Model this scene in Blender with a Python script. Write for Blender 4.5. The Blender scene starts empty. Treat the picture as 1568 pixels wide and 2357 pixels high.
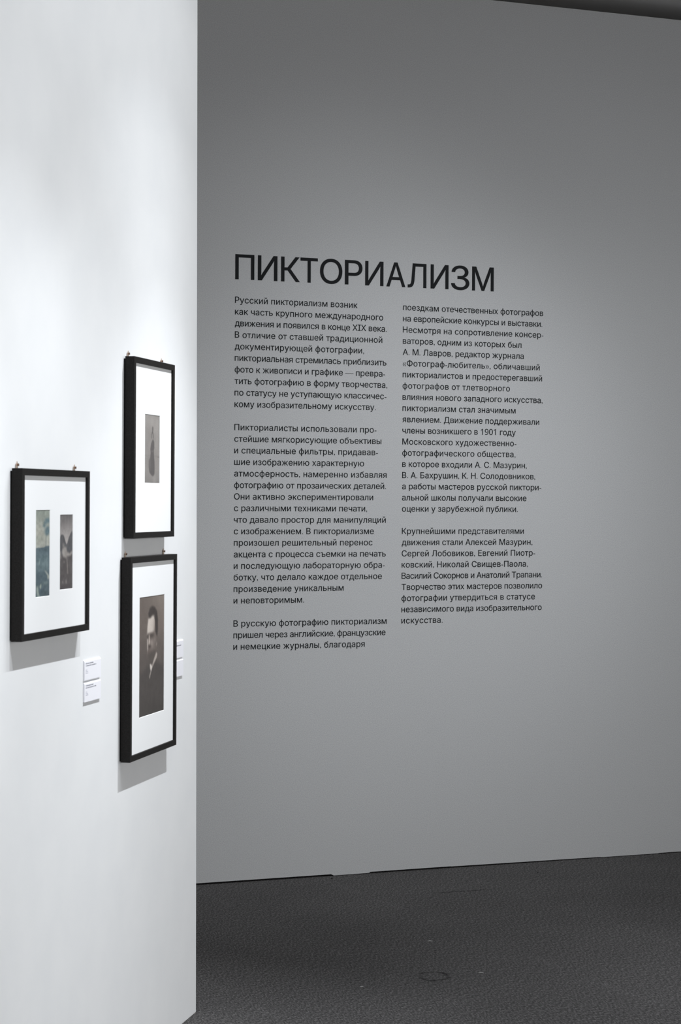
import bpy, bmesh, math, random
import numpy as np
from mathutils import Vector, Matrix
from mathutils.geometry import delaunay_2d_cdt

random.seed(7)
S = bpy.context.scene
COL = S.collection

# ------------------------------------------------------------------ camera
EYE = 1.60
F_PX = 4583.0                       # focal length in pixels of the 1568 x 2357 frame
PITCH = math.atan(23.5 / F_PX)      # looking very slightly down
ROLL = 0.005
cam = bpy.data.cameras.new('camera')
cam.sensor_fit = 'VERTICAL'
cam.sensor_height = 36.0
cam.sensor_width = 24.0
cam.lens = 36.0 * F_PX / 2357.0
cam.clip_start, cam.clip_end = 0.05, 100
cam.dof.use_dof = True
cam.dof.focus_distance = 8.6
cam.dof.aperture_fstop = 13.0
cam_o = bpy.data.objects.new('camera', cam)
COL.objects.link(cam_o)
fwd = Vector((0, math.cos(PITCH), -math.sin(PITCH)))
up0 = Vector((0, math.sin(PITCH), math.cos(PITCH)))
rt0 = Vector((1, 0, 0))
rt = rt0 * math.cos(ROLL) + up0 * math.sin(ROLL)
up = up0 * math.cos(ROLL) - rt0 * math.sin(ROLL)
cam_o.matrix_world = Matrix(((rt.x, up.x, -fwd.x, 0), (rt.y, up.y, -fwd.y, 0),
                             (rt.z, up.z, -fwd.z, EYE), (0, 0, 0, 1)))
S.camera = cam_o

# ------------------------------------------------------------------ exposure, world
S.view_settings.view_transform = 'Standard'
S.view_settings.look = 'None'
S.view_settings.gamma = 1.0
S.view_settings.exposure = 0.0
S.view_settings.use_curve_mapping = False
W = bpy.data.worlds.new('hall_light')
S.world = W
W.use_nodes = True
W.node_tree.nodes['Background'].inputs[0].default_value = (1.0, 0.985, 0.965, 1)
W.node_tree.nodes['Background'].inputs[1].default_value = 2.35

# ------------------------------------------------------------------ the two wall frames of reference
# picture wall: s runs along it away from the camera, 0 at its far edge; n points into the room
PW = Vector((-0.4443, 6.2239, 0)); PD = Vector((0.22150, 0.97516, 0)); PN = Vector((0.97516, -0.22150, 0))
PROT = math.atan2(PD.y, PD.x)
# text wall: s runs to the right
TW = Vector((-0.5909, 8.2810, 0)); TD = Vector((0.93175, 0.36309, 0)); TN = Vector((0.36309, -0.93175, 0))
TROT = math.atan2(TD.y, TD.x)

def pw(s, t, z): return PW + PD * s + PN * t + Vector((0, 0, z))
def tw(s, t, z): return TW + TD * s + TN * t + Vector((0, 0, z))

# ------------------------------------------------------------------ lamps
def spot(name, loc, target, power, angle, blend, radius, color=(0.955, 0.978, 1.0)):
    l = bpy.data.lights.new(name, 'SPOT')
    l.energy = power; l.spot_size = math.radians(angle); l.spot_blend = blend
    l.shadow_soft_size = radius; l.color = color
    o = bpy.data.objects.new(name, l); COL.objects.link(o)
    o.location = loc
    o.rotation_euler = (target - loc).to_track_quat('-Z', 'Y').to_euler()
    return o

# track spots in front of the picture wall: each has a tight beam and a soft spill
A_, B_, C_, D_ = pw(-0.32, 1.05, 3.6), pw(-0.90, 1.05, 3.6), pw(-1.60, 1.05, 3.6), pw(-2.30, 1.05, 3.6)
for nm, pos, ts, tz, power, cone in (
        ('picture_spot', A_, -0.55, 1.3, 50, 40), ('picture_spot', A_, -0.52, 0.3, 215, 42), ('picture_spot', A_, -0.62, 1.2, 58, 64),
        ('picture_spot', B_, -1.35, 0.6, 80, 45), ('picture_spot', C_, -1.50, 1.2, 84, 40), ('picture_spot', C_, -1.50, 1.1, 30, 60),
        ('picture_spot', D_, -2.15, 1.3, 178, 40), ('picture_spot', D_, -2.15, 0.9, 40, 60),
        ('picture_spill', A_, -0.55, 1.8, 38, 120), ('picture_spill', C_, -1.50, 1.8, 33, 120)):
    spot(nm, pos, pw(ts, 0, tz), power, cone, 1.0, 0.010)
# wash on the text wall
for ps, pt, ts, tz, power, cone in ((0.8, 2.0, 0.55, 1.6, 50, 80), (2.6, 3.0, 1.5, 1.4, 80, 80), (1.2, 5.0, 0.95, 1.6, 192, 30),
                                    (2.6, 3.0, 1.5, 0.95, 112, 60), (1.2, 5.0, 0.8, 1.0, 218, 40)):
    spot('text_wall_wash', tw(ps, pt, 3.65), tw(ts, 0, tz), power, cone, 1.0, 0.2, (0.96, 0.98, 1.0))
# added fill lamp with no known fixture, brightens the floor on the right
spot('added_floor_fill', Vector((1.55, 6.3, 3.75)), Vector((1.55, 6.35, 0)), 270, 52, 1.0, 0.12)

# ------------------------------------------------------------------ helpers
def lin(c):
    return tuple((v / 12.92 if v <= 0.04045 else ((v + 0.055) / 1.055) ** 2.4) for v in c)

def rgb(r, g, b): return lin((r / 255, g / 255, b / 255)) + (1,)

def mat(name, color, rough=0.6, metal=0.0, spec=0.5):
    m = bpy.data.materials.new(name); m.use_nodes = True
    b = m.node_tree.nodes['Principled BSDF']
    b.inputs['Base Color'].default_value = color
    b.inputs['Roughness'].default_value = rough
    b.inputs['Metallic'].default_value = metal
    b.inputs['Specular IOR Level'].default_value = spec
    return m

def add(nt, kind, **kw):
    n = nt.nodes.new(kind)
    for k, v in kw.items(): setattr(n, k, v)
    return n

def surface_noise(m, c0, c1, scale, bump=0.0, bump_scale=None, detail=4.0, lo=0.35, hi=0.65):
    """mix two paint tones over object-space noise and add a fine relief"""
    nt = m.node_tree; b = nt.nodes['Principled BSDF']
    tc = add(nt, 'ShaderNodeTexCoord')
    nz = add(nt, 'ShaderNodeTexNoise'); nz.inputs['Scale'].default_value = scale; nz.inputs['Detail'].default_value = detail
    rp = add(nt, 'ShaderNodeValToRGB')
    rp.color_ramp.elements[0].position = lo; rp.color_ramp.elements[0].color = c0
    rp.color_ramp.elements[1].position = hi; rp.color_ramp.elements[1].color = c1
    nt.links.new(tc.outputs['Object'], nz.inputs['Vector'])
    nt.links.new(nz.outputs['Fac'], rp.inputs['Fac'])
    nt.links.new(rp.outputs['Color'], b.inputs['Base Color'])
    if bump:
        n2 = add(nt, 'ShaderNodeTexNoise'); n2.inputs['Scale'].default_value = bump_scale or scale; n2.inputs['Detail'].default_value = 3
        bp = add(nt, 'ShaderNodeBump'); bp.inputs['Strength'].default_value = bump; bp.inputs['Distance'].default_value = 0.002
        nt.links.new(tc.outputs['Object'], n2.inputs['Vector'])
        nt.links.new(n2.outputs['Fac'], bp.inputs['Height'])
        nt.links.new(bp.outputs['Normal'], b.inputs['Normal'])
    return m

def obj(name, bm, m, parent=None, bevel=0.0, smooth=False):
    me = bpy.data.meshes.new(name)
    bmesh.ops.recalc_face_normals(bm, faces=bm.faces)
    bm.to_mesh(me); bm.free()
    o = bpy.data.objects.new(name, me); COL.objects.link(o)
    if m: me.materials.append(m)
    if parent: o.parent = parent
    if smooth:
        for p in me.polygons: p.use_smooth = True
    if bevel:
        md = o.modifiers.new('edge', 'BEVEL'); md.width = bevel; md.segments = 2; md.limit_method = 'ANGLE'
    return o

def empty(name, loc, rotz, label, cat, group=None):
    o = bpy.data.objects.new(name, None); COL.objects.link(o)
    o.location = loc; o.rotation_euler = (0, 0, rotz)
    o.empty_display_size = 0.05
    o['label'] = label; o['category'] = cat
    if group: o['group'] = group
    return o

def tag(o, label, cat, group=None):
    o['label'] = label; o['category'] = cat
    if group: o['group'] = group
    return o

def box(bm, x0, x1, y0, y1, z0, z1):
    v = [bm.verts.new((x, y, z)) for x in (x0, x1) for y in (y0, y1) for z in (z0, z1)]
    for f in ((0, 1, 3, 2), (4, 6, 7, 5), (0, 4, 5, 1), (2, 3, 7, 6), (0, 2, 6, 4), (1, 5, 7, 3)):
        bm.faces.new([v[i] for i in f])

def prism(bm, pts, y0, y1):
    """polygon in x,z pushed from y0 to y1"""
    a = [bm.verts.new((x, y0, z)) for x, z in pts]
    b = [bm.verts.new((x, y1, z)) for x, z in pts]
    n = len(pts)
    bm.faces.new(a); bm.faces.new(b[::-1])
    for i in range(n):
        j = (i + 1) % n
        bm.faces.new((a[i], b[i], b[j], a[j]))

def lathe(bm, prof, axis_y=True, seg=20, cx=0, cz=0):
    """prof: (radius, y) pairs turned round the local y axis"""
    rings = []
    for r, y in prof:
        rings.append([bm.verts.new((cx + r * math.cos(2 * math.pi * k / seg), y, cz + r * math.sin(2 * math.pi * k / seg))) for k in range(seg)])
    for a, b in zip(rings, rings[1:]):
        for k in range(seg):
            j = (k + 1) % seg
            bm.faces.new((a[k], a[j], b[j], b[k]))
    bm.faces.new(rings[0]); bm.faces.new(rings[-1][::-1])

def structure(name, bm, m, bevel=0.0):
    o = obj(name, bm, m, None, bevel); o['kind'] = 'structure'; return o

# ------------------------------------------------------------------ materials
M = {}
M['white_paint'] = surface_noise(mat('white_paint', (0.80, 0.82, 0.84, 1), 0.75, spec=0.2),
                                 (0.80, 0.822, 0.845, 1), (0.825, 0.845, 0.865, 1), 6, 0.05, 260)
M['grey_paint'] = surface_noise(mat('grey_paint', (0.3, 0.3, 0.31, 1), 0.85, spec=0.1),
                                (0.296, 0.304, 0.313, 1), (0.398, 0.408, 0.419, 1), 330, 0.10, 330, detail=3, lo=0.30, hi=0.70)
M['ceiling_paint'] = mat('ceiling_paint', (0.46, 0.46, 0.465, 1), 0.9, spec=0.1)
M['black_lacquer'] = surface_noise(mat('black_lacquer', (0.012, 0.012, 0.013, 1), 0.6, spec=0.10),
                                   (0.012, 0.0114, 0.011, 1), (0.019, 0.018, 0.0175, 1), 300, 0.03, 500)
M['backing'] = mat('backing_board', (0.004, 0.004, 0.0045, 1), 0.8, spec=0.1)
M['mat_board'] = mat('mat_board', (0.86, 0.88, 0.90, 1), 0.85, spec=0.1)
M['mat_core'] = mat('mat_core', (0.90, 0.91, 0.92, 1), 0.85, spec=0.1)
M['brass'] = mat('aged_brass', (0.62, 0.49, 0.40, 1), 0.35, 1.0)
M['screw'] = mat('brown_screw', (0.20, 0.11, 0.07, 1), 0.4, 1.0)
M['vinyl'] = mat('black_vinyl', (0.0050, 0.0060, 0.0072, 1), 0.7, spec=0.12)
M['foam_card'] = mat('foam_card', (0.86, 0.87, 0.93, 1), 0.7, spec=0.2)
M['card_ink'] = mat('card_ink', (0.10, 0.11, 0.16, 1), 0.8)
M['card_ink_pale'] = mat('card_ink_pale', (0.38, 0.39, 0.47, 1), 0.8)
M['lint'] = mat('lint', (0.42, 0.42, 0.42, 1), 0.9)
M['grit'] = mat('grit', (0.006, 0.006, 0.006, 1), 0.9)

def carpet():
    m = mat('needle_felt_carpet', (0.05, 0.05, 0.05, 1), 0.95, spec=0.06)
    nt = m.node_tree; b = nt.nodes['Principled BSDF']
    def plug(sock, v):
        if isinstance(v, (int, float)): sock.default_value = v
        else: nt.links.new(v, sock)
    def mth(op, a, c=0.0):
        n = add(nt, 'ShaderNodeMath', operation=op); plug(n.inputs[0], a); plug(n.inputs[1], c); return n.outputs[0]
    def span(v, a0, a1, b0, b1):
        n = add(nt, 'ShaderNodeMapRange'); plug(n.inputs['Value'], v)
        for k, q in zip(('From Min', 'From Max', 'To Min', 'To Max'), (a0, a1, b0, b1)): n.inputs[k].default_value = q
        return n.outputs['Result']
    tc = add(nt, 'ShaderNodeTexCoord')
    def noise(scale, detail, rough=0.5):
        n = add(nt, 'ShaderNodeTexNoise'); n.inputs['Scale'].default_value = scale; n.inputs['Detail'].default_value = detail
        n.inputs['Roughness'].default_value = rough
        nt.links.new(tc.outputs['Object'], n.inputs['Vector']); return n.outputs['Fac']
    sx = add(nt, 'ShaderNodeSeparateXYZ'); nt.links.new(tc.outputs['Object'], sx.inputs[0])
    X, Y = sx.outputs['X'], sx.outputs['Y']
    # the nap lies along the strips, so the fibre flecks are longer that way
    q = mth('ADD', mth('MULTIPLY', X, 0.885), mth('MULTIPLY', Y, 0.466))
    l = mth('SUBTRACT', mth('MULTIPLY', X, 0.466), mth('MULTIPLY', Y, 0.885))
    cv = add(nt, 'ShaderNodeCombineXYZ'); plug(cv.inputs[0], q); plug(cv.inputs[1], mth('MULTIPLY', l, 0.33))
    fn = add(nt, 'ShaderNodeTexNoise'); fn.inputs['Scale'].default_value = 225; fn.inputs['Detail'].default_value = 3
    fn.inputs['Roughness'].default_value = 0.7
    nt.links.new(cv.outputs[0], fn.inputs['Vector']); fibre = fn.outputs['Fac']
    r1 = add(nt, 'ShaderNodeValToRGB')
    r1.color_ramp.elements[0].position = 0.36; r1.color_ramp.elements[0].color = (0.030, 0.0294, 0.0300, 1)
    r1.color_ramp.elements[1].position = 0.68; r1.color_ramp.elements[1].color = (0.205, 0.200, 0.202, 1)
    e = r1.color_ramp.elements.new(0.52); e.color = (0.082, 0.080, 0.081, 1)
    nt.links.new(fibre, r1.inputs['Fac'])
    f = span(noise(2.2, 5), 0.3, 0.7, 0.93, 1.07)                                 # uneven wear
    # lengthwise joins between the strips, a little fluffed up
    q = mth('ABSOLUTE', mth('SUBTRACT', mth('FRACT', mth('DIVIDE', mth('SUBTRACT', q, 2.996), 0.58)), 0.5))
    join = mth('MULTIPLY', span(q, 0.0, 0.045, 1.0, 0.0), span(noise(6, 2), 0.45, 0.62, 0.0, 0.13))
    f = mth('ADD', f, join)
    # round scuff
    dx = mth('DIVIDE', mth('SUBTRACT', X, 0.325), 0.046); dy = mth('DIVIDE', mth('SUBTRACT', Y, 6.708), 0.060)
    rr = mth('SQRT', mth('ADD', mth('MULTIPLY', dx, dx), mth('MULTIPLY', dy, dy)))
    rr = mth('ADD', rr, span(noise(22, 2), 0.3, 0.7, -0.2, 0.2))
    scuff = mth('MULTIPLY', span(mth('ABSOLUTE', mth('SUBTRACT', rr, 1.0)), 0.02, 0.24, 1.0, 0.0), span(noise(13, 2), 0.40, 0.54, 0.06, 0.72))
    # crease line near the wall
    u = mth('ADD', mth('MULTIPLY', mth('SUBTRACT', X, 0.51), 0.946), mth('MULTIPLY', mth('SUBTRACT', Y, 8.185), 0.325))
    w = mth('SUBTRACT', mth('MULTIPLY', mth('SUBTRACT', Y, 8.185), 0.946), mth('MULTIPLY', mth('SUBTRACT', X, 0.51), 0.325))
    crease = mth('MULTIPLY', span(mth('ABSOLUTE', u), 0.08, 0.14, 1.0, 0.0), span(mth('ABSOLUTE', w), 0.003, 0.009, 0.6, 0.0))
    f = mth('MULTIPLY', f, mth('SUBTRACT', 1.0, mth('MAXIMUM', scuff, crease)))
    mul = add(nt, 'ShaderNodeMix', data_type='RGBA', blend_type='MULTIPLY'); mul.inputs['Factor'].default_value = 1
    nt.links.new(r1.outputs['Color'], mul.inputs[6]); nt.links.new(f, mul.inputs[7])
    nt.links.new(mul.outputs[2], b.inputs['Base Color'])
    bp = add(nt, 'ShaderNodeBump'); bp.inputs['Strength'].default_value = 0.15; bp.inputs['Distance'].default_value = 0.004
    nt.links.new(fibre, bp.inputs['Height']); nt.links.new(bp.outputs['Normal'], b.inputs['Normal'])
    return m
M['carpet'] = carpet()

# ------------------------------------------------------------------ the setting
bm = bmesh.new(); box(bm, -9, 14, -10, 16, -0.12, 0); structure('floor', bm, M['carpet'])
bm = bmesh.new(); box(bm, -9, 14, -10, 16, 3.865, 3.95); structure('ceiling', bm, M['ceiling_paint'])

# picture wall: a standing partition with a slightly out of plumb far edge
bm = bmesh.new()
prism(bm, [(-15.5, 0), (0.0, 0), (-0.040, 3.809), (-15.5, 3.809)], 0, 0.20)
o = structure('wall_left', bm, M['white_paint'], 0.0025)
o.location = PW; o.rotation_euler = (0, 0, PROT)

# text wall: panels that do not quite reach the carpet, one of them set lower
bm = bmesh.new()
G, L = 0.0085, 0.0025
prism(bm, [(-4, G), (0.600, G), (0.606, 0.0052), (0.612, L), (0.775, L + 0.0008), (0.780, G - 0.001), (1.16, 0.0078), (1.162, 0.007), (1.9, 0.0042), (1.905, 0.0030), (2.2, 0.0030),
           (2.203, 0.0045), (9.0, 0.0045), (9.0, 3.809), (-4, 3.809)], 0, 0.16)
o = structure('wall_back', bm, M['grey_paint'], 0.0)
o.location = TW; o.rotation_euler = (0, 0, TROT)

# unseen slab added behind the text wall, blocks world light at the ceiling gap
bm = bmesh.new(); box(bm, -6, 10, 0.9, 1.05, 0, 3.865)
o = structure('gap_light_blocker', bm, M['ceiling_paint'])
o.location = TW; o.rotation_euler = (0, 0, TROT)

# ------------------------------------------------------------------ framed pictures
def ring(bm, r0, y0, r1, y1):
    a = [bm.verts.new((x, y0, z)) for x, z in ((r0[0], r0[2]), (r0[1], r0[2]), (r0[1], r0[3]), (r0[0], r0[3]))]
    b = [bm.verts.new((x, y1, z)) for x, z in ((r1[0], r1[2]), (r1[1], r1[2]), (r1[1], r1[3]), (r1[0], r1[3]))]
    for i in range(4):
        j = (i + 1) % 4
        bm.faces.new((a[i], a[j], b[j], b[i]))

def inset(r, d): return (r[0] + d, r[1] - d, r[2] + d, r[3] - d)

T_FRONT, T_BACK, T_MAT, T_PRINT = 0.031, 0.0042, 0.0248, 0.0236

def moulding(w, h, face=0.0165):
    bm = bmesh.new()
    o = (-w / 2, w / 2, 0, h); i = inset(o, face)
    ring(bm, o, -T_BACK, o, -T_FRONT)
    ring(bm, o, -T_FRONT, i, -T_FRONT)
    ring(bm, i, -T_FRONT, i, -0.019)
    ring(bm, i, -0.019, inset(o, 0.004), -0.019)
    ring(bm, inset(o, 0.004), -0.019, inset(o, 0.004), -T_BACK)
    ring(bm, inset(o, 0.004), -T_BACK, o, -T_BACK)
    bmesh.ops.remove_doubles(bm, verts=bm.verts, dist=1e-5)
    return bm

def mat_board(w, h, windows):
    """a board with bevel-cut windows"""
    bm = bmesh.new()
    o = inset((-w / 2, w / 2, 0, h), 0.0095)
    xs = sorted({o[0], o[1]} | {a for r in windows for a in r[:2]})
    zs = sorted({o[2], o[3]} | {a for r in windows for a in r[2:]})
    V = {}
    def v(x, z):
        k = (round(x, 5), round(z, 5))
        if k not in V: V[k] = bm.verts.new((x, -T_MAT, z))
        return V[k]
    for x0, x1 in zip(xs, xs[1:]):
        for z0, z1 in zip(zs, zs[1:]):
            cx, cz = (x0 + x1) / 2, (z0 + z1) / 2
            if any(r[0] < cx < r[1] and r[2] < cz < r[3] for r in windows): continue
            bm.faces.new((v(x0, z0), v(x1, z0), v(x1, z1), v(x0, z1)))
    for r in windows:
        ring(bm, r, -T_MAT, inset(r, 0.0010), -T_PRINT + 0.0001)
    ring(bm, o, -T_MAT, o, -0.0212)
    return bm

def picture_material(name):
    m = mat(name, (0.3, 0.3, 0.3, 1), 0.6, spec=0.25)
    nt = m.node_tree; b = nt.nodes['Principled BSDF']
    at = add(nt, 'ShaderNodeVertexColor', layer_name='tone')
    tc = add(nt, 'ShaderNodeTexCoord')
    nz = add(nt, 'ShaderNodeTexNoise'); nz.inputs['Scale'].default_value = 420; nz.inputs['Detail'].default_value = 2
    mr = add(nt, 'ShaderNodeMapRange'); mr.inputs['To Min'].default_value = 0.72; mr.inputs['To Max'].default_value = 1.28
    mx = add(nt, 'ShaderNodeMix', data_type='RGBA', blend_type='MULTIPLY'); mx.inputs['Factor'].default_value = 1
    nt.links.new(tc.outputs['Object'], nz.inputs['Vector']); nt.links.new(nz.outputs['Fac'], mr.inputs['Value'])
    nt.links.new(at.outputs['Color'], mx.inputs[6]); nt.links.new(mr.outputs['Result'], mx.inputs[7])
    nt.links.new(mx.outputs[2], b.inputs['Base Color'])
    return m
M['silver_print'] = picture_material('photographic_print')

def print_mesh(name, r, painter, parent, nx=70, nz=100):
    """a sheet whose picture is a tone per vertex; painter(u, v) -> rgb 0..255, v runs down"""
    r = inset(r, -0.0008)
    us = np.linspace(0, 1, nx + 1); vs = np.linspace(0, 1, nz + 1)
    U, Vv = np.meshgrid(us, vs)
    img = painter(U.ravel(), Vv.ravel()) * 0.88 / 255.0 + np.array([0.014, 0.013, 0.014])
    img = np.clip(img, 0, 1)
    li = np.where(img <= 0.04045, img / 12.92, ((img + 0.055) / 1.055) ** 2.4)
    X = r[0] + (r[1] - r[0]) * U.ravel(); Z = r[3] - (r[3] - r[2]) * Vv.ravel()
    co = np.stack([X, np.full_like(X, -T_PRINT), Z], 1)
    faces = []
    for j in range(nz):
        for i in range(nx):
            a = j * (nx + 1) + i
            faces.append((a, a + nx + 1, a + nx + 2, a + 1))
    me = bpy.data.meshes.new(name)
    me.from_pydata(co.tolist(), [], faces)
    ca = me.color_attributes.new('tone', 'FLOAT_COLOR', 'POINT')
    ca.data.foreach_set('color', np.concatenate([li, np.ones((len(li), 1))], 1).astype(np.float32).ravel())
    me.materials.append(M['silver_print'])
    o = bpy.data.objects.new(name, me); COL.objects.link(o); o.parent = parent
    return o

class Paint:
    """tones laid one over another in the unit square"""
    def __init__(self, u, v, base, aspect=1.4):
        self.u, self.v, self.k = u, v, aspect
        self.c = np.tile(np.array(base, float), (len(u), 1))
    def blend(self, a, col):
        self.c = self.c * (1 - a[:, None]) + np.array(col, float) * a[:, None]
    def grad(self, v0, v1, col):
        self.blend(np.clip((self.v - v0) / (v1 - v0), 0, 1), col)
    def gradu(self, u0, u1, col, amt=1.0):
        self.blend(np.clip((self.u - u0) / (u1 - u0), 0, 1) * amt, col)
    def spot(self, cu, cv, ru, rv, col, amt=1.0, p=2.0):
        d = ((self.u - cu) / ru) ** 2 + ((self.v - cv) / rv) ** 2
        self.blend(np.exp(-d ** (p / 2)) * amt, col)
    def poly(self, pts, col, soft=0.012, amt=1.0):
        u, v = self.u, self.v * self.k
        P = [(a, b * self.k) for a, b in pts]
        inside = np.zeros(len(u), bool); dist = np.full(len(u), 9.0)
        for (x0, y0), (x1, y1) in zip(P, P[1:] + P[:1]):
            cross = ((y0 > v) != (y1 > v)) & (u < (x1 - x0) * (v - y0) / ((y1 - y0) or 1e-9) + x0)
            inside ^= cross
            ex, ey = x1 - x0, y1 - y0
            t = np.clip(((u - x0) * ex + (v - y0) * ey) / (ex * ex + ey * ey + 1e-12), 0, 1)
            dist = np.minimum(dist, np.hypot(u - x0 - t * ex, v - y0 - t * ey))
        sd = np.where(inside, dist, -dist)
        self.blend(np.clip(sd / (1.2 * soft) + 0.5, 0, 1) * amt, col)
    def noise(self, nu, nv, amp, seed):
        rs = np.random.RandomState(seed); g = rs.rand(nv + 2, nu + 2) - 0.5
        x, y = self.u * nu, self.v * nv
        i, j = np.floor(x).astype(int), np.floor(y).astype(int); fx, fy = x - i, y - j
        fx = fx * fx * (3 - 2 * fx); fy = fy * fy * (3 - 2 * fy)
        n = (g[j, i] * (1 - fx) + g[j, i + 1] * fx) * (1 - fy) + (g[j + 1, i] * (1 - fx) + g[j + 1, i + 1] * fx) * fy
        self.c = self.c + (n * amp)[:, None]

def paint_landscape(u, v):
    p = Paint(u, v, (152, 163, 152), 2.2)
    p.grad(0.02, 0.24, (176, 180, 168)); p.grad(0.28, 0.40, (172, 176, 165))
    p.spot(0.25, 0.27, 0.5, 0.10, (184, 184, 170), 0.6); p.spot(0.25, 0.33, 0.4, 0.03, (165, 174, 160), 0.6)
    p.noise(5, 9, 16, 3)
    for a in ((0.80, 0.12, 0.13, 0.022), (0.70, 0.15, 0.12, 0.022), (0.62, 0.185, 0.10, 0.02), (0.90, 0.13, 0.12, 0.03),
              (0.85, 0.215, 0.14, 0.025), (0.78, 0.25, 0.15, 0.028), (0.92, 0.25, 0.12, 0.03), (0.80, 0.28, 0.11, 0.02)):
        p.spot(*a, (80, 114, 126), 0.8)
    p.poly([(0.74, 0.28), (0.78, 0.28), (0.75, 0.42), (0.71, 0.42)], (118, 132, 130), 0.02, 0.8)
    p.poly([(0, 0.438), (0.2, 0.432), (0.35, 0.434), (0.6, 0.432), (0.75, 0.418), (1, 0.418), (1, 1.01), (0, 1.01)], (84, 106, 116), 0.02)
    p.spot(0.6, 0.62, 0.6, 0.09, (116, 142, 146), 0.9); p.spot(0.35, 0.55, 0.5, 0.05, (100, 125, 132), 0.8)
    p.noise(7, 26, 26, 5)
    p.spot(0.35, 0.76, 0.5, 0.035, (82, 104, 114), 0.8); p.spot(0.2, 0.87, 0.6, 0.03, (86, 108, 114), 0.6)
    p.poly([(0.25, 0.60), (0.33, 0.57), (0.30, 0.62), (0.24, 0.635)], (160, 182, 176), 0.03, 0.8)
    p.poly([(0.66, 0.70), (0.76, 0.71), (0.98, 0.76), (0.98, 0.80), (0.86, 0.795), (0.84, 0.755)], (186, 192, 178), 0.05, 0.9)
    p.poly([(0.34, 0.86), (0.43, 0.845), (0.42, 0.89), (0.36, 0.905), (0.30, 0.88)], (176, 188, 172), 0.04, 0.85)
    p.poly([(0.10, 0.875), (0.22, 0.87), (0.24, 0.94), (0.36, 1.0), (0.18, 1.0), (0.10, 0.94)], (170, 186, 172), 0.05, 0.8)
    p.spot(0.75, 0.84, 0.25, 0.02, (130, 152, 150), 0.7); p.spot(0.75, 0.97, 0.3, 0.05, (76, 92, 98), 0.8)
    p.noise(14, 50, 14, 8)
    return p.c * 0.8 + p.c.mean(1, keepdims=True) * 0.2

def paint_group(u, v):
    p = Paint(u, v, (112, 110, 110), 2.0)
    p.grad(0.0, 0.34, (166, 162, 160)); p.noise(5, 7, 10, 2)
    p.poly([(-0.05, 0.29), (0.05, 0.30), (0.10, 0.275), (0.20, 0.265), (0.32, 0.28), (0.42, 0.34), (0.48, 0.38), (0.54, 0.40), (0.60, 0.38), (0.70, 0.31), (0.82, 0.26), (0.92, 0.23), (1.05, 0.21), (1.05, 0.66), (-0.05, 0.66)],
           (98, 98, 100), 0.03)
    p.poly([(-0.05, 0.55), (1.05, 0.53), (1.05, 1.05), (-0.05, 1.05)], (98, 95, 95), 0.05)
    p.spot(0.30, 0.41, 0.08, 0.03, (140, 138, 136), 0.9)
    p.poly([(0.22, 0.46), (0.34, 0.43), (0.52, 0.44), (0.60, 0.50), (0.78, 0.52), (0.95, 0.49), (0.98, 0.52), (0.84, 0.55), (0.58, 0.56), (0.48, 0.58), (0.28, 0.56), (0.20, 0.51)], (160, 156, 152), 0.06, 0.9)
    p.poly([(0.03, 0.50), (0.12, 0.48), (0.14, 0.57), (0.07, 0.60)], (150, 146, 142), 0.05, 0.8)
    p.spot(0.72, 0.46, 0.16, 0.035, (96, 98, 102), 0.8)
    p.poly([(0.53, 0.55), (0.58, 0.55), (0.67, 0.79), (0.61, 0.795)], (140, 136, 132), 0.025, 0.85)
    p.spot(0.36, 0.63, 0.07, 0.012, (128, 124, 122), 0.7)
    p.poly([(0.22, 0.88), (0.28, 0.88), (0.32, 0.915), (0.24, 0.915)], (130, 127, 125), 0.03, 0.8)
    p.poly([(0.47, 0.865), (0.53, 0.865), (0.57, 0.92), (0.47, 0.915)], (134, 130, 128), 0.03, 0.8)
    p.grad(0.9, 1.0, (92, 89, 90)); p.noise(9, 22, 12, 4)
    return 112 + (p.c - 112) * 1.3

def paint_column(u, v):
    p = Paint(u, v, (156, 152, 148), 1.45)
    p.spot(0.45, 0.10, 0.6, 0.12, (170, 166, 162), 0.7); p.spot(0.1, 0.40, 0.22, 0.25, (140, 136, 134), 0.6)
    p.grad(0.80, 1.0, (134, 131, 128)); p.spot(0.65, 0.93, 0.22, 0.05, (160, 156, 152), 0.7)
    p.noise(6, 9, 14, 1)
    p.poly([(-0.05, 0.59), (0.4, 0.585), (1.05, 0.59), (1.05, 0.61), (-0.05, 0.61)], (140, 136, 132), 0.03, 0.5)
    p.spot(0.93, 0.61, 0.10, 0.012, (124, 120, 118), 0.7)
    dk = (102, 99, 98)
    p.poly([(0.50, 0.19), (0.54, 0.165), (0.575, 0.19), (0.575, 0.225), (0.55, 0.245), (0.585, 0.285), (0.60, 0.33), (0.59, 0.35), (0.56, 0.34), (0.54, 0.29), (0.50, 0.27), (0.47, 0.31), (0.49, 0.34), (0.465, 0.35), (0.435, 0.31), (0.46, 0.27), (0.50, 0.24)], dk, 0.02, 0.95)
    p.poly([(0.52, 0.365), (0.59, 0.36), (0.64, 0.40), (0.645, 0.48), (0.61, 0.52), (0.63, 0.60), (0.66, 0.68), (0.67, 0.79), (0.66, 0.86), (0.57, 0.895), (0.46, 0.88), (0.33, 0.84), (0.28, 0.77), (0.29, 0.67), (0.38, 0.62), (0.40, 0.55), (0.38, 0.50), (0.43, 0.42)], dk, 0.025)
    p.spot(0.34, 0.72, 0.08, 0.09, (126, 122, 120), 0.6); p.spot(0.50, 0.53, 0.04, 0.012, (136, 132, 130), 0.7)
    return p.c

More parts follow.
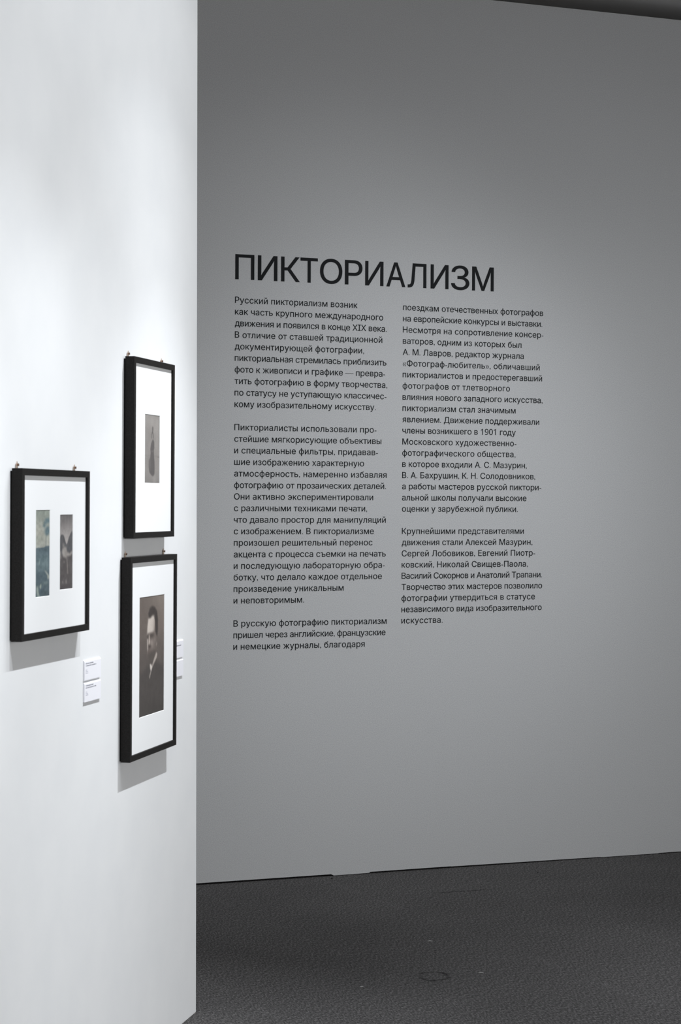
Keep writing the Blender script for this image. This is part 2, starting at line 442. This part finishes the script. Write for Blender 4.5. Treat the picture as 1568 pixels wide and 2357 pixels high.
def paint_portrait(u, v):
    p = Paint(u, v, (104, 92, 84), 1.5)
    p.gradu(0.3, 1.0, (124, 110, 100), 0.8); p.grad(0.25, 0.55, (88, 79, 74)); p.spot(1.0, 0.0, 0.5, 0.12, (134, 122, 112), 0.7)
    p.spot(0.85, 0.50, 0.25, 0.12, (98, 88, 82), 0.6)
    # suit
    p.poly([(-0.05, 0.66), (0.15, 0.62), (0.34, 0.585), (0.60, 0.56), (0.78, 0.57), (1.05, 0.64), (1.05, 1.05), (-0.05, 1.05)], (74, 68, 65), 0.06)
    p.grad(0.85, 1.0, (68, 63, 60))
    # head: shadow side, lit forehead and cheek
    p.poly([(0.37, 0.16), (0.55, 0.12), (0.70, 0.18), (0.73, 0.32), (0.70, 0.46), (0.60, 0.53), (0.48, 0.57), (0.38, 0.54), (0.32, 0.46), (0.31, 0.32)], (104, 92, 85), 0.03)
    p.poly([(0.36, 0.19), (0.47, 0.165), (0.60, 0.17), (0.63, 0.24), (0.585, 0.30), (0.52, 0.315), (0.42, 0.315), (0.315, 0.32), (0.325, 0.26)], (206, 194, 182), 0.04)
    p.spot(0.62, 0.26, 0.08, 0.07, (150, 136, 126), 0.7)
    p.spot(0.50, 0.40, 0.09, 0.045, (160, 146, 136), 0.8)
    p.spot(0.60, 0.37, 0.08, 0.05, (126, 114, 106), 0.7)
    p.spot(0.50, 0.335, 0.10, 0.023, (76, 66, 61), 0.95); p.spot(0.345, 0.335, 0.035, 0.02, (78, 68, 63), 0.9)
    p.poly([(0.385, 0.33), (0.415, 0.33), (0.43, 0.39), (0.40, 0.415), (0.375, 0.40)], (196, 182, 170), 0.02, 0.9)
    p.poly([(0.315, 0.36), (0.35, 0.36), (0.36, 0.44), (0.335, 0.475), (0.32, 0.43)], (194, 182, 172), 0.025, 0.9)
    p.spot(0.42, 0.425, 0.055, 0.016, (72, 62, 58), 0.9)
    p.spot(0.42, 0.475, 0.11, 0.02, (100, 86, 80), 0.8)
    p.poly([(0.36, 0.49), (0.58, 0.46), (0.66, 0.47), (0.56, 0.56), (0.46, 0.60), (0.38, 0.57)], (82, 74, 69), 0.04, 0.9)
    p.poly([(0.695, 0.40), (0.715, 0.405), (0.695, 0.435), (0.68, 0.425)], (158, 146, 136), 0.015, 0.8)
    # hair
    p.poly([(0.36, 0.145), (0.42, 0.10), (0.52, 0.088), (0.62, 0.10), (0.71, 0.14), (0.745, 0.21), (0.745, 0.30), (0.72, 0.35), (0.69, 0.34), (0.64, 0.31), (0.625, 0.22), (0.59, 0.165), (0.52, 0.165), (0.46, 0.185), (0.38, 0.185)], (62, 54, 51), 0.03)
    # collar and tie
    p.poly([(0.685, 0.485), (0.72, 0.50), (0.70, 0.53), (0.58, 0.58), (0.52, 0.61), (0.50, 0.60), (0.58, 0.545)], (176, 164, 154), 0.02)
    p.poly([(0.43, 0.575), (0.48, 0.575), (0.52, 0.60), (0.50, 0.625), (0.47, 0.63), (0.44, 0.615)], (216, 206, 196), 0.018)
    p.poly([(0.47, 0.625), (0.50, 0.62), (0.455, 0.66), (0.42, 0.695), (0.41, 0.68)], (196, 186, 176), 0.018)
    p.noise(16, 24, 6, 6)
    return (p.c * 0.75 + p.c.mean(1, keepdims=True) * 0.25) * 1.06 + 8

def hanging_plate(x, z_top_of_frame, parent, rise=0.017):
    bm = bmesh.new()
    w, z0, z1 = 0.0042, z_top_of_frame - 0.020, z_top_of_frame + rise
    pts = [(x - w, z0), (x + w, z0), (x + w, z1 - 0.008), (x + 0.0034, z1 - 0.0045), (x + 0.0012, z1 - 0.003), (x + 0.0009, z1), (x - 0.0009, z1), (x - 0.0012, z1 - 0.003), (x - 0.0034, z1 - 0.0045), (x - w, z1 - 0.008)]
    prism(bm, pts, -0.0040, -0.0024)
    pl = obj('hanging_plate', bm, M['brass'], parent, 0.0003)
    bm = bmesh.new()
    lathe(bm, [(0.0016, 0.0), (0.0016, -0.0052), (0.0034, -0.0070), (0.0035, -0.0076), (0.0024, -0.0081)], cx=x, cz=z1 - 0.0085)
    obj('screw', bm, M['screw'], pl, smooth=False)

def framed_picture(s0, s1, z0, z1, label, prints, hooks, group=None):
    """prints: (part name, label, window rectangle in wall coordinates, painter)"""
    w, h = s1 - s0, z1 - z0
    cs = (s0 + s1) / 2
    root = empty('framed_photograph', pw(cs, 0, z0), PROT, label, 'framed picture', group)
    bm = bmesh.new(); box(bm, -w / 2 + 0.001, w / 2 - 0.002, -T_BACK, -0.0002, 0.004, h - 0.006)
    obj('backing_board', bm, M['backing'], root)
    obj('frame', moulding(w, h), M['black_lacquer'], root, 0.0006)
    wins = [(r[0] - cs, r[1] - cs, r[2] - z0, r[3] - z0) for _, _, r, _ in prints]
    obj('mat_board', mat_board(w, h, wins), M['mat_board'], root)
    for (nm, lb, _, painter), r in zip(prints, wins):
        p = print_mesh(nm, r, painter, root)
        p['label'] = lb
    for hs in hooks: hanging_plate(hs - cs, h, root)
    return root


framed_picture(-1.537, -1.071, 1.2635, 1.6760,
    'black framed pair of photographs hanging alone at the left, two prints in one mat',
    [('photographic_print', 'blue green landscape print with a tree', (-1.433, -1.339, 1.364, 1.5765), paint_landscape),
     ('photographic_print', 'grey print of light figures before dark trees', (-1.270, -1.178, 1.3755, 1.5645), paint_group)],
    (-1.502, -1.112))
framed_picture(-0.718, -0.346, 1.4950, 2.0010,
    'upper black framed photograph with a small grey print centred in a wide white mat',
    [('photographic_print', 'small grey print of a dark standing figure', (-0.604, -0.467, 1.650, 1.846), paint_column)],
    (-0.690, -0.390))
framed_picture(-0.741, -0.316, 0.8760, 1.4430,
    'lower black framed photograph with a large brown portrait of a person in profile light',
    [('photographic_print', 'brown portrait print of a dark haired person in a white collar', (-0.645, -0.417, 0.989, 1.328), paint_portrait)],
    (-0.706, -0.362))

# ------------------------------------------------------------------ caption cards
def card(s0, s1, z0, z1, label, lines, seed):
    w, h = s1 - s0, z1 - z0
    root = empty('caption_card', pw((s0 + s1) / 2, 0, z0), PROT, label, 'caption card', 'caption cards on the white wall')
    t = 0.0045
    bm = bmesh.new()
    v = [(-0.0002, 0), (-t, 0), (-t, h - 0.0042), (-0.0012, h), (-0.0002, h)]        # top edge cut to a slope
    a = [bm.verts.new((-w / 2, y, z)) for y, z in v]; b = [bm.verts.new((w / 2, y, z)) for y, z in v]
    bm.faces.new(a); bm.faces.new(b[::-1])
    for i in range(5):
        j = (i + 1) % 5; bm.faces.new((a[i], b[i], b[j], a[j]))
    obj('board', bm, M['foam_card'], root)
    rs = random.Random(seed)
    for zf, x_len, hh, ink in lines:
        bm = bmesh.new()
        x = -w / 2 + 0.0085; end = x + x_len * w
        k = 0
        while x < end:
            lw = rs.uniform(0.0011, 0.0017)
            hi = hh * rs.choice((1.0, 0.75, 0.75, 0.75))
            zb = h * zf
            box(bm, x, x + lw * 0.45, -t - 0.0002, -t + 0.0002, zb, zb + hi)
            if rs.random() < 0.6: box(bm, x + lw * 0.45, x + lw, -t - 0.0002, -t + 0.0002, zb + hi * 0.75, zb + hi)
            if rs.random() < 0.5: box(bm, x + lw * 0.45, x + lw, -t - 0.0002, -t + 0.0002, zb, zb + hi * 0.25)
            x += lw + 0.00045; k += 1
            if rs.random() < 0.12: x += 0.0014
        obj('caption_line', bm, M[ink], root)
    return root

LN = [(0.80, 0.46, 0.0032, 'card_ink'), (0.69, 0.64, 0.0032, 'card_ink'), (0.49, 0.07, 0.0022, 'card_ink_pale'),
      (0.41, 0.12, 0.0022, 'card_ink_pale'), (0.33, 0.15, 0.0022, 'card_ink_pale')]
LR = [(0.80, 0.36, 0.0032, 'card_ink'), (0.66, 0.76, 0.0032, 'card_ink'), (0.49, 0.08, 0.0022, 'card_ink_pale'),
      (0.41, 0.12, 0.0022, 'card_ink_pale'), (0.33, 0.16, 0.0022, 'card_ink_pale')]
LQ = [(0.80, 0.30, 0.0032, 'card_ink'), (0.67, 0.34, 0.0032, 'card_ink'), (0.47, 0.08, 0.0022, 'card_ink_pale'),
      (0.38, 0.12, 0.0022, 'card_ink_pale'), (0.29, 0.16, 0.0022, 'card_ink_pale')]
card(-1.032, -0.906, 1.1275, 1.1805, 'small white caption card, upper one of the pair below the left frame', LN, 3)
card(-1.032, -0.906, 1.0705, 1.1220, 'small white caption card, lower one of the pair below the left frame', LN, 4)
card(-0.293, -0.165, 1.1265, 1.1800, 'white caption card half hidden behind the lower right frame, upper of two', LR, 5)
card(-0.293, -0.165, 1.0700, 1.1210, 'white caption card half hidden behind the lower right frame, lower of two', LQ, 6)

# ------------------------------------------------------------------ lettering
def outline_loops(text, spacing, res):
    c = bpy.data.curves.new('lettering', 'FONT')
    c.body = text; c.size = 1.0; c.fill_mode = 'NONE'; c.resolution_u = res; c.space_character = spacing
    o = bpy.data.objects.new('lettering', c); COL.objects.link(o)
    dg = bpy.context.evaluated_depsgraph_get()
    me = bpy.data.meshes.new_from_object(o.evaluated_get(dg))
    co = np.zeros(len(me.vertices) * 3); me.vertices.foreach_get('co', co); co = co.reshape(-1, 3)[:, :2]
    par = list(range(len(co)))
    def find(i):
        while par[i] != i: par[i] = par[par[i]]; i = par[i]
        return i
    for e in me.edges:
        a, b = find(e.vertices[0]), find(e.vertices[1])
        if a != b: par[max(a, b)] = min(a, b)
    loops = {}
    for i in range(len(co)): loops.setdefault(find(i), []).append(i)
    out = [co[ix] for ix in loops.values() if len(ix) > 2]
    bpy.data.objects.remove(o); bpy.data.curves.remove(c); bpy.data.meshes.remove(me)
    return out

def outset(loops, d):
    """push every outline outwards by d, holes inwards, with limited mitres"""
    area = lambda L: 0.5 * np.sum(L[:, 0] * np.roll(L[:, 1], -1) - np.roll(L[:, 0], -1) * L[:, 1])
    big = max(loops, key=lambda L: abs(area(L)))
    sg = 1.0 if area(big) > 0 else -1.0
    out = []
    for L in loops:
        keep = np.hypot(*(L - np.roll(L, 1, 0)).T) > 1e-6
        L = L[keep]
        e1 = L - np.roll(L, 1, 0); e2 = np.roll(L, -1, 0) - L
        n1 = np.stack([e1[:, 1], -e1[:, 0]], 1); n2 = np.stack([e2[:, 1], -e2[:, 0]], 1)
        n1 /= np.linalg.norm(n1, axis=1, keepdims=True); n2 /= np.linalg.norm(n2, axis=1, keepdims=True)
        m = n1 + n2; ln = np.maximum(np.linalg.norm(m, axis=1, keepdims=True), 1e-6)
        m = m / ln
        out.append(L + sg * d * m / np.maximum((m * n1).sum(1, keepdims=True), 0.6))
    return out

def winding(px, py, loops):
    w = np.zeros(len(px), int)
    for L in loops:
        x0, y0 = L[:, 0], L[:, 1]; x1, y1 = np.roll(x0, -1), np.roll(y0, -1)
        isl = (x1 - x0)[None] * (py[:, None] - y0[None]) - (px[:, None] - x0[None]) * (y1 - y0)[None]
        up_ = (y0[None] <= py[:, None]) & (y1[None] > py[:, None]) & (isl > 0)
        dn_ = (y0[None] > py[:, None]) & (y1[None] <= py[:, None]) & (isl < 0)
        w += up_.sum(1) - dn_.sum(1)
    return w

def group_glyphs(loops):
    """loops whose x ranges overlap belong to one letter"""
    it = sorted(loops, key=lambda L: L[:, 0].min())
    groups = []; mx = -1e9
    for L in it:
        if L[:, 0].min() < mx - 1e-4: groups[-1].append(L)
        else: groups.append([L])
        mx = max(mx, L[:, 0].max()) if groups[-1][0] is not L else L[:, 0].max()
    return groups

def fill_glyph(bm, loops, fx, fz, y0, y1):
    pts, edges = [], []
    for L in loops:
        b = len(pts); n = len(L)
        pts += [Vector((float(a), float(c))) for a, c in L]
        edges += [(b + i, b + (i + 1) % n) for i in range(n)]
    V, Eo, Fo, *_ = delaunay_2d_cdt(pts, edges, [], 0, 1e-6)
    if not Fo: return
    P = np.array([(v.x, v.y) for v in V])
    cen = np.array([P[list(f)].mean(0) for f in Fo])
    keep = winding(cen[:, 0], cen[:, 1], loops) != 0
    vm = {}
    def vv(i, y):
        if (i, y) not in vm: vm[(i, y)] = bm.verts.new((fx(P[i, 0]), y, fz(P[i, 1])))
        return vm[(i, y)]
    cnt = {}
    for f, k in zip(Fo, keep):
        if not k: continue
        bm.faces.new([vv(i, y1) for i in f])
        for a, b in zip(f, f[1:] + f[:1]):
            cnt[frozenset((a, b))] = cnt.get(frozenset((a, b)), []) + [(a, b)]
    for k, v in cnt.items():
        if len(v) == 1:
            a, b = v[0]; bm.faces.new((vv(a, y1), vv(a, y0), vv(b, y0), vv(b, y1)))

def ext(loops): return min(L[:, 0].min() for L in loops), max(L[:, 0].max() for L in loops)

CAP = None
def cap_height():
    L = outline_loops('П', 1.0, 2)
    return max(l[:, 1].max() for l in L)
CAP = cap_height()
XSQUEEZE = 1.035                                    # the wall typeface is a little wider
BODY_OUTSET, TITLE_OUTSET = 0.006, 0.006        # heavier strokes, in em

def text_line(text, s_left, base, width, cap, parent, origin, name='text_line', res=3, t=0.0006):
    k = cap / CAP
    a0 = ext(outline_loops(text, 1.0, 2)); a1 = ext(outline_loops(text, 1.2, 2))
    w0, w1 = (a0[1] - a0[0]) * k * XSQUEEZE, (a1[1] - a1[0]) * k * XSQUEEZE
    sp = 1.0 + 0.2 * (width - w0) / (w1 - w0)
    loops = outset(outline_loops(text, sp, res), BODY_OUTSET)
    e = ext(loops)
    kx = width / (e[1] - e[0])
    LOG.append((text[:12], round(sp, 3), round(kx / k, 3)))
    fx = lambda x: s_left + (x - e[0]) * kx - origin[0]
    fz = lambda y: base + y * k - origin[1]
    bm = bmesh.new()
    for g in group_glyphs(loops): fill_glyph(bm, g, fx, fz, 0.0, -t)
    return obj(name, bm, M['vinyl'], parent)
LOG = []

# title, one child per letter
T_LEFT, T_BASE, T_CAP, T_RIGHT = 0.1564, 2.5303, 0.1034, 1.3537
title = empty('wall_title', tw(T_LEFT, 0.0002, T_BASE), TROT, 'large black capital letter title at the top of the grey wall text', 'wall lettering')
TITLE_X = [(-0.0006, 0.0836), (0.0992, 0.1864), (0.2028, 0.2874), (0.2899, 0.3686), (0.3786, 0.4804), (0.4922, 0.5731), (0.5858, 0.6707),
           (0.6843, 0.7734), (0.7846, 0.8727), (0.8927, 0.9781), (0.9904, 1.0782), (1.0915, 1.1965)]
kz = T_CAP / CAP
for ch, (xa, xb) in zip('ПИКТОРИАЛИЗМ', TITLE_X):
    g = outset(outline_loops(ch, 1.0, 10), TITLE_OUTSET)
    e = ext(g)
    bm = bmesh.new()
    fill_glyph(bm, g, lambda x: xa + (x - e[0]) * (xb - xa) / (e[1] - e[0]), lambda y: y * kz, 0.0, -0.0008)
    obj('letter', bm, M['vinyl'], title)

PITCH_Z, BASE0, BODY_CAP = 0.04842, 2.4303, 0.0262
COL1 = ['Русский пикториализм возник', 'как часть крупного международного', 'движения и появился в конце ХІХ века.', 'В отличие от ставшей традиционной',
        'документирующей фотографии,', 'пикториальная стремилась приблизить', 'фото к живописи и графике — превра-', 'тить фотографию в форму творчества,',
        'по статусу не уступающую классичес-', 'кому изобразительному искусству.', None,
        'Пикториалисты использовали про-', 'стейшие мягкорисующие объективы', 'и специальные фильтры, придавав-', 'шие изображению характерную',
        'атмосферность, намеренно избавляя', 'фотографию от прозаических деталей.', 'Они активно экспериментировали', 'с различными техниками печати,',
        'что давало простор для манипуляций', 'с изображением. В пикториализме', 'произошел решительный перенос', 'акцента с процесса съемки на печать',
        'и последующую лабораторную обра-', 'ботку, что делало каждое отдельное', 'произведение уникальным', 'и неповторимым.', None,
        'В русскую фотографию пикториализм', 'пришел через английские, французские', 'и немецкие журналы, благодаря']
WID1 = [0.5524, 0.6716, 0.6881, 0.6681, 0.5836, 0.6878, 0.682, 0.6924, 0.6887, 0.6393, None, 0.6429, 0.6664, 0.6505, 0.5862, 0.6915, 0.6888, 0.6293, 0.6014,
        0.6886, 0.6332, 0.6274, 0.6894, 0.6846, 0.6717, 0.4949, 0.3149, None, 0.695, 0.6902, 0.5935]
COL2 = ['поездкам отечественных фотографов', 'на европейские конкурсы и выставки.', 'Несмотря на сопротивление консер-', 'ваторов, одним из которых был',
        'А. М. Лавров, редактор журнала', '«Фотограф-любитель», обличавший', 'пикториалистов и предостерегавший', 'фотографов от тлетворного',
        'влияния нового западного искусства,', 'пикториализм стал значимым', 'явлением. Движение поддерживали', 'члены возникшего в 𝟣𝟫𝟢𝟣 году',
        'Московского художественно-', 'фотографического общества,', 'в которое входили А. С. Мазурин,', 'В. А. Бахрушин, К. Н. Солодовников,',
        'а работы мастеров русской пиктори-', 'альной школы получали высокие', 'оценки у зарубежной публики.', None,
        'Крупнейшими представителями', 'движения стали Алексей Мазурин,', 'Сергей Лобовиков, Евгений Пиотр-', 'ковский, Николай Свищев-Паола,',
        'Василий Сокорнов и Анатолий Трапани.', 'Творчество этих мастеров позволило', 'фотографии утвердиться в статусе', 'независимого вида изобразительного', 'искусства.']
WID2 = [0.6777, 0.6735, 0.6792, 0.5711, 0.5825, 0.6619, 0.6739, 0.5154, 0.6767, 0.5438, 0.6608, 0.5452, 0.5485, 0.5443, 0.6001, 0.6421, 0.6726, 0.5997, 0.5571,
        None, 0.5877, 0.6301, 0.6442, 0.6079, 0.6784, 0.6796, 0.6443, 0.678, 0.1954]
PARA = ['first paragraph of black wall text, ten lines under the title in the left column',
        'long middle paragraph of black wall text in the left column',
        'last three-line paragraph of black wall text at the foot of the left column',
        'tall upper paragraph of black wall text in the right column',
        'short lower paragraph of black wall text in the right column, a list of people']

def column(lines, widths, s_left, labels):
    root = None; li = 0
    for i, (tx, w) in enumerate(zip(lines, widths)):
        if tx is None: root = None; continue
        z = BASE0 - PITCH_Z * i
        if root is None:
            root = empty('wall_paragraph', tw(s_left, 0.0002, z), TROT, labels[li], 'wall lettering'); li += 1
            org = (s_left, z)
        text_line(tx, s_left, z, w, BODY_CAP, root, org)
column(COL1, WID1, 0.1552, PARA[:3])
column(COL2, WID2, 0.9195, PARA[3:])

# ------------------------------------------------------------------ bits on the carpet
def lint(x, y, length, turn, label):
    bm = bmesh.new(); n = 9; ring_prev = None
    for i in range(n):
        t = i / (n - 1); px = (t - 0.5) * length; py = 0.10 * length * math.sin(t * 4.2); r = 0.0011 * (0.45 + math.sin(math.pi * t) * 0.8)
        ringv = [bm.verts.new((px, py + r * math.cos(a * math.pi / 3), r + 0.0006 + r * math.sin(a * math.pi / 3))) for a in range(6)]
        if ring_prev:
            for a in range(6): bm.faces.new((ring_prev[a], ring_prev[(a + 1) % 6], ringv[(a + 1) % 6], ringv[a]))
        else: bm.faces.new(ringv[::-1])
        ring_prev = ringv
    bm.faces.new(ring_prev)
    o = obj('lint_scrap', bm, M['lint']); o.location = (x, y, 0); o.rotation_euler.z = turn
    tag(o, label, 'lint')

def crumb(x, y, r, seed, label):
    rs = random.Random(seed); bm = bmesh.new()
    bmesh.ops.create_icosphere(bm, subdivisions=2, radius=r)
    for v in bm.verts:
        v.co *= rs.uniform(0.75, 1.1); v.co.z = v.co.z * 0.6
    lo = min(v.co.z for v in bm.verts)
    for v in bm.verts: v.co.z -= lo
    o = obj('grit_crumb', bm, M['grit']); o.location = (x, y, 0)
    tag(o, label, 'crumb')

lint(0.334, 7.245, 0.018, 0.15, 'thin pale lint scrap on the dark carpet, above the round scuff mark')
lint(0.486, 6.761, 0.018, -0.1, 'short pale lint scrap on the dark carpet, right of the round scuff mark')
lint(0.078, 6.558, 0.012, 0.3, 'faint pale lint scrap on the dark carpet, left of the round scuff mark')
crumb(-0.029, 8.439, 0.0048, 1, 'black crumb on the carpet at the foot of the grey wall, by the lowered panel')
crumb(0.861, 8.601, 0.0036, 2, 'tiny black crumb on the carpet close to the right half of the grey wall')
